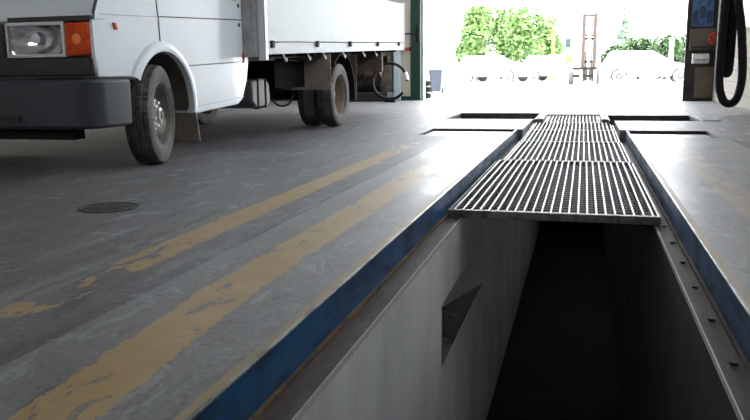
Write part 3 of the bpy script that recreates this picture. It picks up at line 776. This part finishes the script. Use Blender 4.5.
for x in (2.02, 2.36): MB().prism_x([(JY-.02, .93), (JY-.02, 1.03), (JY-.11, 1.03)], x, x+.02).build('bracket', M_BLACK, t)
t = thing('towel_box', (2.2, JY, .72), 'glossy white dispenser box on the dark door jamb', 'dispenser')
MB().prism_x([(JY-.001, .72), (JY-.13, .74), (JY-.16, .82), (JY-.14, .91), (JY-.001, .93)], 2.02, 2.33).build('box_body', M_BOXW, t, bevel=.012)
MB().box(2.10, 2.26, JY-.165, JY-.14, .79, .80).build('slot', M_BLACK, t)
t = thing('fire_valve', (2.40, JY, 1.2), 'round red valve wheel beside the poster on the jamb', 'valve')
MB().lathe([(-.02+.018*math.cos(a), .10+.018*math.sin(a)) for a in [2*PI*k/10 for k in range(10)]], (2.40, JY-.07, 1.2), 'y', 24, closed=True).build('valve_rim', M_REDP, t, smooth=True)
for k in range(3):
    a = k*PI/3; MB().tube([(2.40-.09*math.cos(a), JY-.09, 1.2-.09*math.sin(a)), (2.40+.09*math.cos(a), JY-.09, 1.2+.09*math.sin(a))], .01, 6).build('spoke', M_REDP, t)
MB().cyl((2.40, JY-.045, 1.2), .022, .09, 'y', 12).build('stem', M_CHAS, t)

# ================================================================== THINGS BY THE FAR WALL, LEFT OF THE DOOR
MB().box(-4.155, -4.01, Y1-.12, Y1, 0, 1.6).build('white_post', M_PAPER, None, (-4.08, Y1-.06, 0), bevel=.006, label='white square post standing behind the truck bed by the far wall', cat='post')
t = thing('barrier_bar', (-3.85, Y1, 1.13), 'short red bar fixed between white post and green door frame', 'bar')
MB().box(-4.01, -3.765, Y1-.03, Y1-.002, 1.10, 1.17).build('bar', M_REDP, t, bevel=.005)
MB().box(-3.80, -3.765, Y1-.045, Y1-.03, 1.09, 1.18).build('bracket', M_CHAS, t)
t = thing('door_bolt', (-3.7, Y1-.03, 1.4), 'black bolt handle on the green door frame', 'handle')
MB().tube([(-3.90, Y1-.06, 1.47), (-3.62, Y1-.06, 1.47)], .018, 8).build('lever', M_CHAS, t, smooth=True)
MB().box(-3.64, -3.57, Y1-.09, Y1-.03, 1.28, 1.66).build('lock_case', M_CHAS, t, bevel=.01)
# coil of hose leaning on the post
t = thing('hose_coil', (-4.02, 16.0, .08), 'black hose hoop standing upright before the white post', 'hose')
MB().tube([(-4.01+.375*math.cos(a), 15.95+.03*math.sin(3*a), .445+.375*math.sin(a)) for a in [2*PI*k/48 for k in range(44)]], .032, 10).build('coil', M_HOSE, t, smooth=True)
MB().tube(catmull([(-3.68, 15.96, .62), (-3.65, 15.96, .55), (-3.635, 15.96, .47)], 4), .045, 8).build('coupling', M_ALU, t, smooth=True)
MB().box(-4.12, -3.9, 15.87, 16.03, 0, .055).build('foot', M_CHAS, t)
# compressor
t = thing('air_compressor', (-4.6, 16.5, 0), 'dark air compressor on a black base, seen beneath the truck bed', 'compressor')
MB().box(-5.35, -4.12, 16.2, 16.75, 0, .20).build('base', M_BLACK, t, bevel=.015)
MB().lathe([(-.50, .001), (-.48, .10), (-.42, .155), (.42, .155), (.48, .10), (.50, .001)], (-4.75, 16.47, .36), 'x', 24).build('air_tank', M_CHAS, t, smooth=True)
MB().box(-5.15, -4.75, 16.32, 16.62, .50, .60).build('pump_plate', M_CHAS, t)
MB().lathe([(-.16, .09), (-.15, .12), (.15, .12), (.17, .06), (.17, .001)], (-4.5, 16.47, .63), 'x', 20).build('motor', M_MUD, t, smooth=True)
pm = MB().box(-5.1, -4.85, 16.36, 16.58, .60, .90).build('pump', M_CHAS, t, bevel=.02)
for k in range(5): MB().box(-5.13, -4.82, 16.33, 16.61, .64+k*.05, .655+k*.05).build('cooling_fin', M_DARKST, pm)
MB().tube(catmull([(-4.85, 16.4, .8), (-4.6, 16.32, .86), (-4.35, 16.32, .6), (-4.3, 16.35, .4)], 8), .02, 8).build('air_pipe', M_CHAS, t, smooth=True)
# brown board added and widened to darken the wall seen under the bed
MB().box(-8.6, -4.2, Y1-.16, Y1-.02, 0, 1.5).build('darkening_board', M_MUD, None, (-4.9, Y1-.09, 0), bevel=.01, label='long brown board propped against the far wall behind the compressor', cat='board')

# ================================================================== YARD
for k in range(3):
    R = .23
    pr_ = [(0, .13), (.01, .20), (.03, R), (.11, R), (.13, .20), (.14, .13)]
    MB().lathe(pr_, (-3.74+.015*(k % 2), 18.0, .145*k-.0), 'z', 28, closed=True).build('stacked_tyre', M_TYRED, None, (-3.74, 18.0, .145*k), smooth=True,
        label=['bottom tyre of the small stack outside the door', 'middle tyre of the small stack outside the door', 'top tyre of the small stack outside the door'][k], cat='tyre', group='tyres stacked outside the door')
t = thing('wheelie_bin', (-4.15, 22.2, 0), 'grey blue wheeled bin outside by the door', 'bin')
MB().poly([(-4.32, 22.0, .06), (-4.02, 22.0, .06), (-4.02, 22.35, .06), (-4.32, 22.35, .06), (-4.37, 21.95, .68), (-3.97, 21.95, .68), (-3.97, 22.4, .68), (-4.37, 22.4, .68)],
          [(0,3,2,1), (4,5,6,7), (0,1,5,4), (1,2,6,5), (2,3,7,6), (3,0,4,7)]).build('bin_body', M_BINB, t, bevel=.02)
MB().prism_x([(21.92, .685), (21.92, .71), (22.15, .77), (22.45, .74), (22.45, .685)], -4.39, -3.95).build('lid', M_BINB, t, bevel=.01)
for x in (-4.34, -4.02): MB().cyl((x, 22.38, .08), .08, .04, 'x', 16).build('wheel', M_CHAS, t, smooth=True)

def car(name, ox, oy, rot, paint, label, scale=1.0):
    t = thing(name, (ox, oy, 0), label, 'car', 'cars parked in the yard')
    t['o'] = (0, 0, 0)
    t.rotation_euler = (0, 0, rot); t.scale = (scale,)*3
    W2 = .84
    def arc(cx, n=9): return [(cx-.36*math.cos(PI*k/n), .30+.36*math.sin(PI*k/n)) for k in range(n+1)]
    low = [(0, .30)] + arc(.78) + arc(3.35) + [(4.15, .28)]
    # extruded along y: use prism_y with (x,z)
    body = low + [(4.20, .55), (4.10, .72), (3.30, .86), (2.95, .93), (.10, .93), (.02, .75)]
    MB().prism_y(body, -W2, W2).build('body', paint, t, bevel=.05, bseg=3, smooth=True)
    MB().poly([(.10, -W2+.03, .92), (3.0, -W2+.03, .92), (3.0, W2-.03, .92), (.10, W2-.03, .92), (.40, -W2+.14, 1.42), (2.15, -W2+.14, 1.42), (2.15, W2-.14, 1.42), (.40, W2-.14, 1.42)],
              [(0,3,2,1), (4,5,6,7), (0,1,5,4), (1,2,6,5), (2,3,7,6), (3,0,4,7)]).build('cabin', paint, t, bevel=.05, bseg=3, smooth=True)
    def lerp(a, b, u): return tuple(a[i]+(b[i]-a[i])*u for i in range(3))
    for s in (-1, 1):
        for (x0, x1, x2, x3) in ((.42, 1.38, 1.38, .58), (1.48, 2.72, 2.10, 1.48)):
            y0, y1 = s*(W2-.04), s*(W2-.125)
            q = [(x0, y0, .98), (x1, y0, .98), (x2, y1, 1.36), (x3, y1, 1.36)]
            MB().poly(q+[(p[0], p[1]+s*.012, p[2]) for p in q], [(0,1,2,3), (7,6,5,4), (0,4,5,1), (1,5,6,2), (2,6,7,3), (3,7,4,0)]).build('side_window', M_GLASSC, t)
        for cx in (.78, 3.35):
            w_ = MB().lathe([(-.09, .20), (-.09, .29), (-.07, .31), (.07, .31), (.09, .29), (.09, .20)], (cx, s*(W2-.10), .31), 'y', 26).build('wheel', M_RUBBER, t, smooth=True)
            MB().lathe([(s*.088, .285), (s*.096, .25), (s*.085, .09), (s*.095, .001)], (cx, s*(W2-.10), .31), 'y', 20).build('rim', M_ALU, w_, smooth=True)
        MB().box(4.08, 4.19, s*.62-.16, s*.62+.16, .58, .70).build('headlamp', M_ALU, t, bevel=.02)
        MB().box(-.0, .06, s*.70-.09, s*.70+.09, .68, .88).build('tail_lamp', M_RED, t, bevel=.01)
        MB().box(2.5, 2.62, min(s*.84, s*1.0), max(s*.84, s*1.0), .95, 1.07).build('door_mirror', paint, t, bevel=.02)
    for (xa, za, xb, zb, nm) in ((2.96, .97, 2.22, 1.38, 'windscreen'), (.12, .98, .37, 1.37, 'rear_window')):
        e = .015 if nm == 'windscreen' else -.015
        q = [(xa+e, -.72, za), (xa+e, .72, za), (xb+e, .64, zb), (xb+e, -.64, zb)]
        MB().poly(q+[(p[0]-e*.8, p[1], p[2]) for p in q], [(0,1,2,3), (7,6,5,4), (0,4,5,1), (1,5,6,2), (2,6,7,3), (3,7,4,0)]).build(nm, M_GLASSC, t)
    return t
M_GLASSC = mat('car_glass', (.25, .29, .30), .05, spec=.9)
car('hatchback_car', .70, 37.0, 0, M_CARW, 'white hatchback parked in the yard in front of the hedge')
car('hatchback_car', -6.6, 43.5, math.radians(-25), M_CARB, 'pale car parked in the yard before the left trees')
car('hatchback_car', -3.3, 45.0, math.radians(-15), M_CARW, 'white car parked furthest away, between the pale car and the forklift')

# forklift facing the camera
t = thing('forklift', (.05, 34.5, 0), 'forklift with tall dark mast standing in the yard', 'forklift')
for x in (-.10, .36):
    m_ = MB().box(x-.075, x+.075, 33.95, 34.07, .10, 2.93).build('mast_rail', M_MAST, t, bevel=.008)
    MB().box(.13+(x-.13)*.55-.025, .13+(x-.13)*.55+.025, 33.97, 34.05, .15, 2.75).build('inner_rail', M_MAST, m_)
for z in (2.85, 1.9, .95): MB().box(-.10, .36, 33.97, 34.03, z-.045, z+.045).build('mast_crossbar', M_MAST, t)
MB().cyl((.13, 34.0, 1.3), .04, 2.2, 'z', 12).build('lift_cylinder', M_ALU, t, smooth=True)
for x in (.06, .20): MB().box(x-.012, x+.012, 33.93, 33.95, .4, 2.8).build('lift_chain', M_CHAS, t)
MB().box(-.5, .5, 33.88, 33.95, .30, .42).box(-.5, .5, 33.88, 33.95, .62, .72).build('fork_carriage', M_CHAS, t)
for x in (-.16, .42):
    MB().prism_x([(33.88, .62), (33.82, .62), (33.82, .12), (32.9, .09), (32.9, .06), (33.88, .06)], x-.06, x+.06).build('fork', M_LIGHTC, t)
MB().prism_x([(34.15, .28), (34.15, .75), (34.4, .80), (34.9, .75), (35.0, 1.0), (35.9, 1.0), (36.0, .35), (35.6, .28)], -.58, .5).build('body', M_FORKP, t, bevel=.03)
MB().box(-.35, .25, 34.85, 35.3, .8, .92).box(-.35, .25, 35.2, 35.32, .92, 1.4).build('seat', M_FORKP, t, bevel=.03)
MB().tube([(-.05, 34.35, .75), (-.05, 34.55, 1.15)], .025, 8).build('steering_column', M_MAST, t)
MB().box(-.86, -.62, 34.6, 34.75, 1.55, 1.95).build('lamp_box', M_FORKG, t, bevel=.02)
MB().box(-.55, .47, 34.3, 35.75, 2.05, 2.11).build('guard_roof', M_FORKP, t)
for x in (-.55, .42):
    for y, yb in ((34.3, 34.2), (35.7, 35.85)): MB().tube([(x+.025, yb, .8), (x+.025, y, 2.06)], .03, 8).build('guard_post', M_FORKP, t)
for x in (-.58, .5):
    for y, r in ((34.35, .32), (35.7, .25)):
        MB().lathe([(-.1, .1), (-.1, r-.02), (-.08, r), (.08, r), (.1, r-.02), (.1, .1)], (x, y, r), 'x', 24).build('wheel', M_RUBBER, t, smooth=True)
MB().box(-.86, -.58, 34.6, 35.1, .98, 1.22).build('gas_bottle_box', M_FORKY, t, bevel=.03)

# vegetation
def foliage(blobs, n, size):
    mb = MB(); tot = sum(b[3]*b[4]*b[5] for b in blobs)
    for (cx, cy, cz, rx, ry, rz) in blobs:
        for _ in range(int(n*rx*ry*rz/tot)+1):
            d = Vector((random.gauss(0, 1), random.gauss(0, 1), random.gauss(0, 1))).normalized()*(random.random()**.33)
            p = Vector((cx+d.x*rx, cy+d.y*ry, cz+d.z*rz))
            if p.z < .05: continue
            u = Vector((random.gauss(0, 1), random.gauss(0, 1), random.gauss(0, .6))).normalized()
            v = u.cross(Vector((random.gauss(0, 1), random.gauss(0, 1), random.gauss(0, 1)))).normalized()
            s = size*random.uniform(.6, 1.3)
            mb.poly([p-u*s, p+v*s*.5, p+u*s, p-v*s*.5], [(0, 1, 2, 3)])
    return mb
def tree(name, x, y, h, r, label, n=3600, leaf=None, size=.19):
    t = thing(name, (x, y, 0), label, 'tree', 'trees beyond the yard')
    blobs = [(x+random.uniform(-.5, .5)*r, y+random.uniform(-.5, .5)*r, h*random.uniform(.35, .78), r*random.uniform(.45, .7), r*random.uniform(.45, .7), h*random.uniform(.16, .25)) for _ in range(9)]
    foliage(blobs, n, size).build('foliage', leaf or M_LEAF, t)
    tr = MB().tube([(x, y, -.1), (x+.05, y, h*.35), (x, y+.05, h*.7)], [.13, .10, .04], 10).build('trunk', M_BARK, t, smooth=True)
    for k in range(5):
        a = k*1.3; MB().tube([(x+.03, y, h*.3), (x+.5*r*math.cos(a), y+.5*r*math.sin(a), h*(.5+.05*k))], [.05, .02], 6).build('branch', M_BARK, tr)
tree('leafy_tree', -6.55, 48.5, 4.8, 1.3, 'leafy bright green tree at the left edge of the trees')
tree('leafy_tree', -5.5, 53.0, 6.0, 1.6, 'tallest leafy green tree in the yard row')
tree('leafy_tree', -3.55, 48.8, 4.7, 1.35, 'leafy green tree third in the yard row')
tree('leafy_tree', -2.65, 53.2, 4.6, 1.15, 'low leafy green tree nearest the wooden post', 2600)
def hedge(x, y, h, r, label):
    t = thing('hedge_shrub', (x, y, 0), label, 'shrub', 'shrubs of the hedge')
    foliage([(x, y, h*.5, r, r*.7, h*.5), (x+.3*r, y, h*.62, r*.7, r*.6, h*.36), (x-.4*r, y, h*.55, r*.6, r*.6, h*.42)], 1700, .13).build('foliage', M_LEAF2, t)
    MB().tube([(x, y, -.1), (x, y, h*.6)], [.07, .03], 8).build('stem', M_BARK, t)
hedge(1.7, 46.4, 2.0, .85, 'leftmost low shrub of the hedge behind the white hatchback')
hedge(3.0, 47.9, 2.5, .95, 'second shrub of the hedge behind the white hatchback')
hedge(4.35, 46.6, 2.5, .92, 'third shrub of the hedge, before the white pole')
hedge(5.8, 47.9, 2.6, .95, 'rightmost shrub of the hedge beside the door jamb')
# conifer far away
t = thing('conifer_tree', (3.15, 72, 0), 'small pale conifer rising above the hedge', 'tree')
mb = foliage([(3.15, 72, 2.9+.52*k, max(.12, .95-.13*k), max(.12, .95-.13*k), .42) for k in range(7)], 800, .16)
mb.build('foliage', M_LEAF3, t)
MB().tube([(3.15, 72, -.1), (3.15, 72, 6.0)], [.12, .02], 8).build('trunk', M_BARK, t)
t = thing('yard_pole', (4.45, 44.5, 0), 'white pole rising in front of the hedge', 'pole')
MB().tube([(4.45, 44.5, 0), (4.45, 44.5, 2.15)], [.16, .10], 14).build('shaft', M_CARW, t, smooth=True)
MB().lathe([(0, .10), (.06, .13), (.1, .001)], (4.45, 44.5, 2.15), 'z', 14).build('cap', M_CARW, t, smooth=True)
t = thing('wooden_post', (-1.95, 49, 0), 'ochre wooden post at the right end of the trees', 'post')
MB().box(-2.04, -1.86, 48.9, 49.1, 0, 3.0).build('shaft', M_FORKY, t, bevel=.02)
MB().box(-2.07, -1.83, 48.87, 49.13, 3.0, 3.06).build('cap', M_FORKY, t)
# white outbuilding left of the trees
t = thing('outbuilding', (-10.9, 46, 0), 'white rendered outbuilding left of the trees', 'building')
MB().box(-13.5, -8.3, 44, 50, 0, 5.6).build('wall', M_CARW, t)
MB().prism_y([(-13.9, 5.6), (-7.95, 5.6), (-10.9, 6.8)], 43.8, 50.2).build('roof', M_LIGHTC, t)
MB().box(-12, -10.6, 43.96, 44.02, 0, 2.4).build('door', M_GREYP, t)
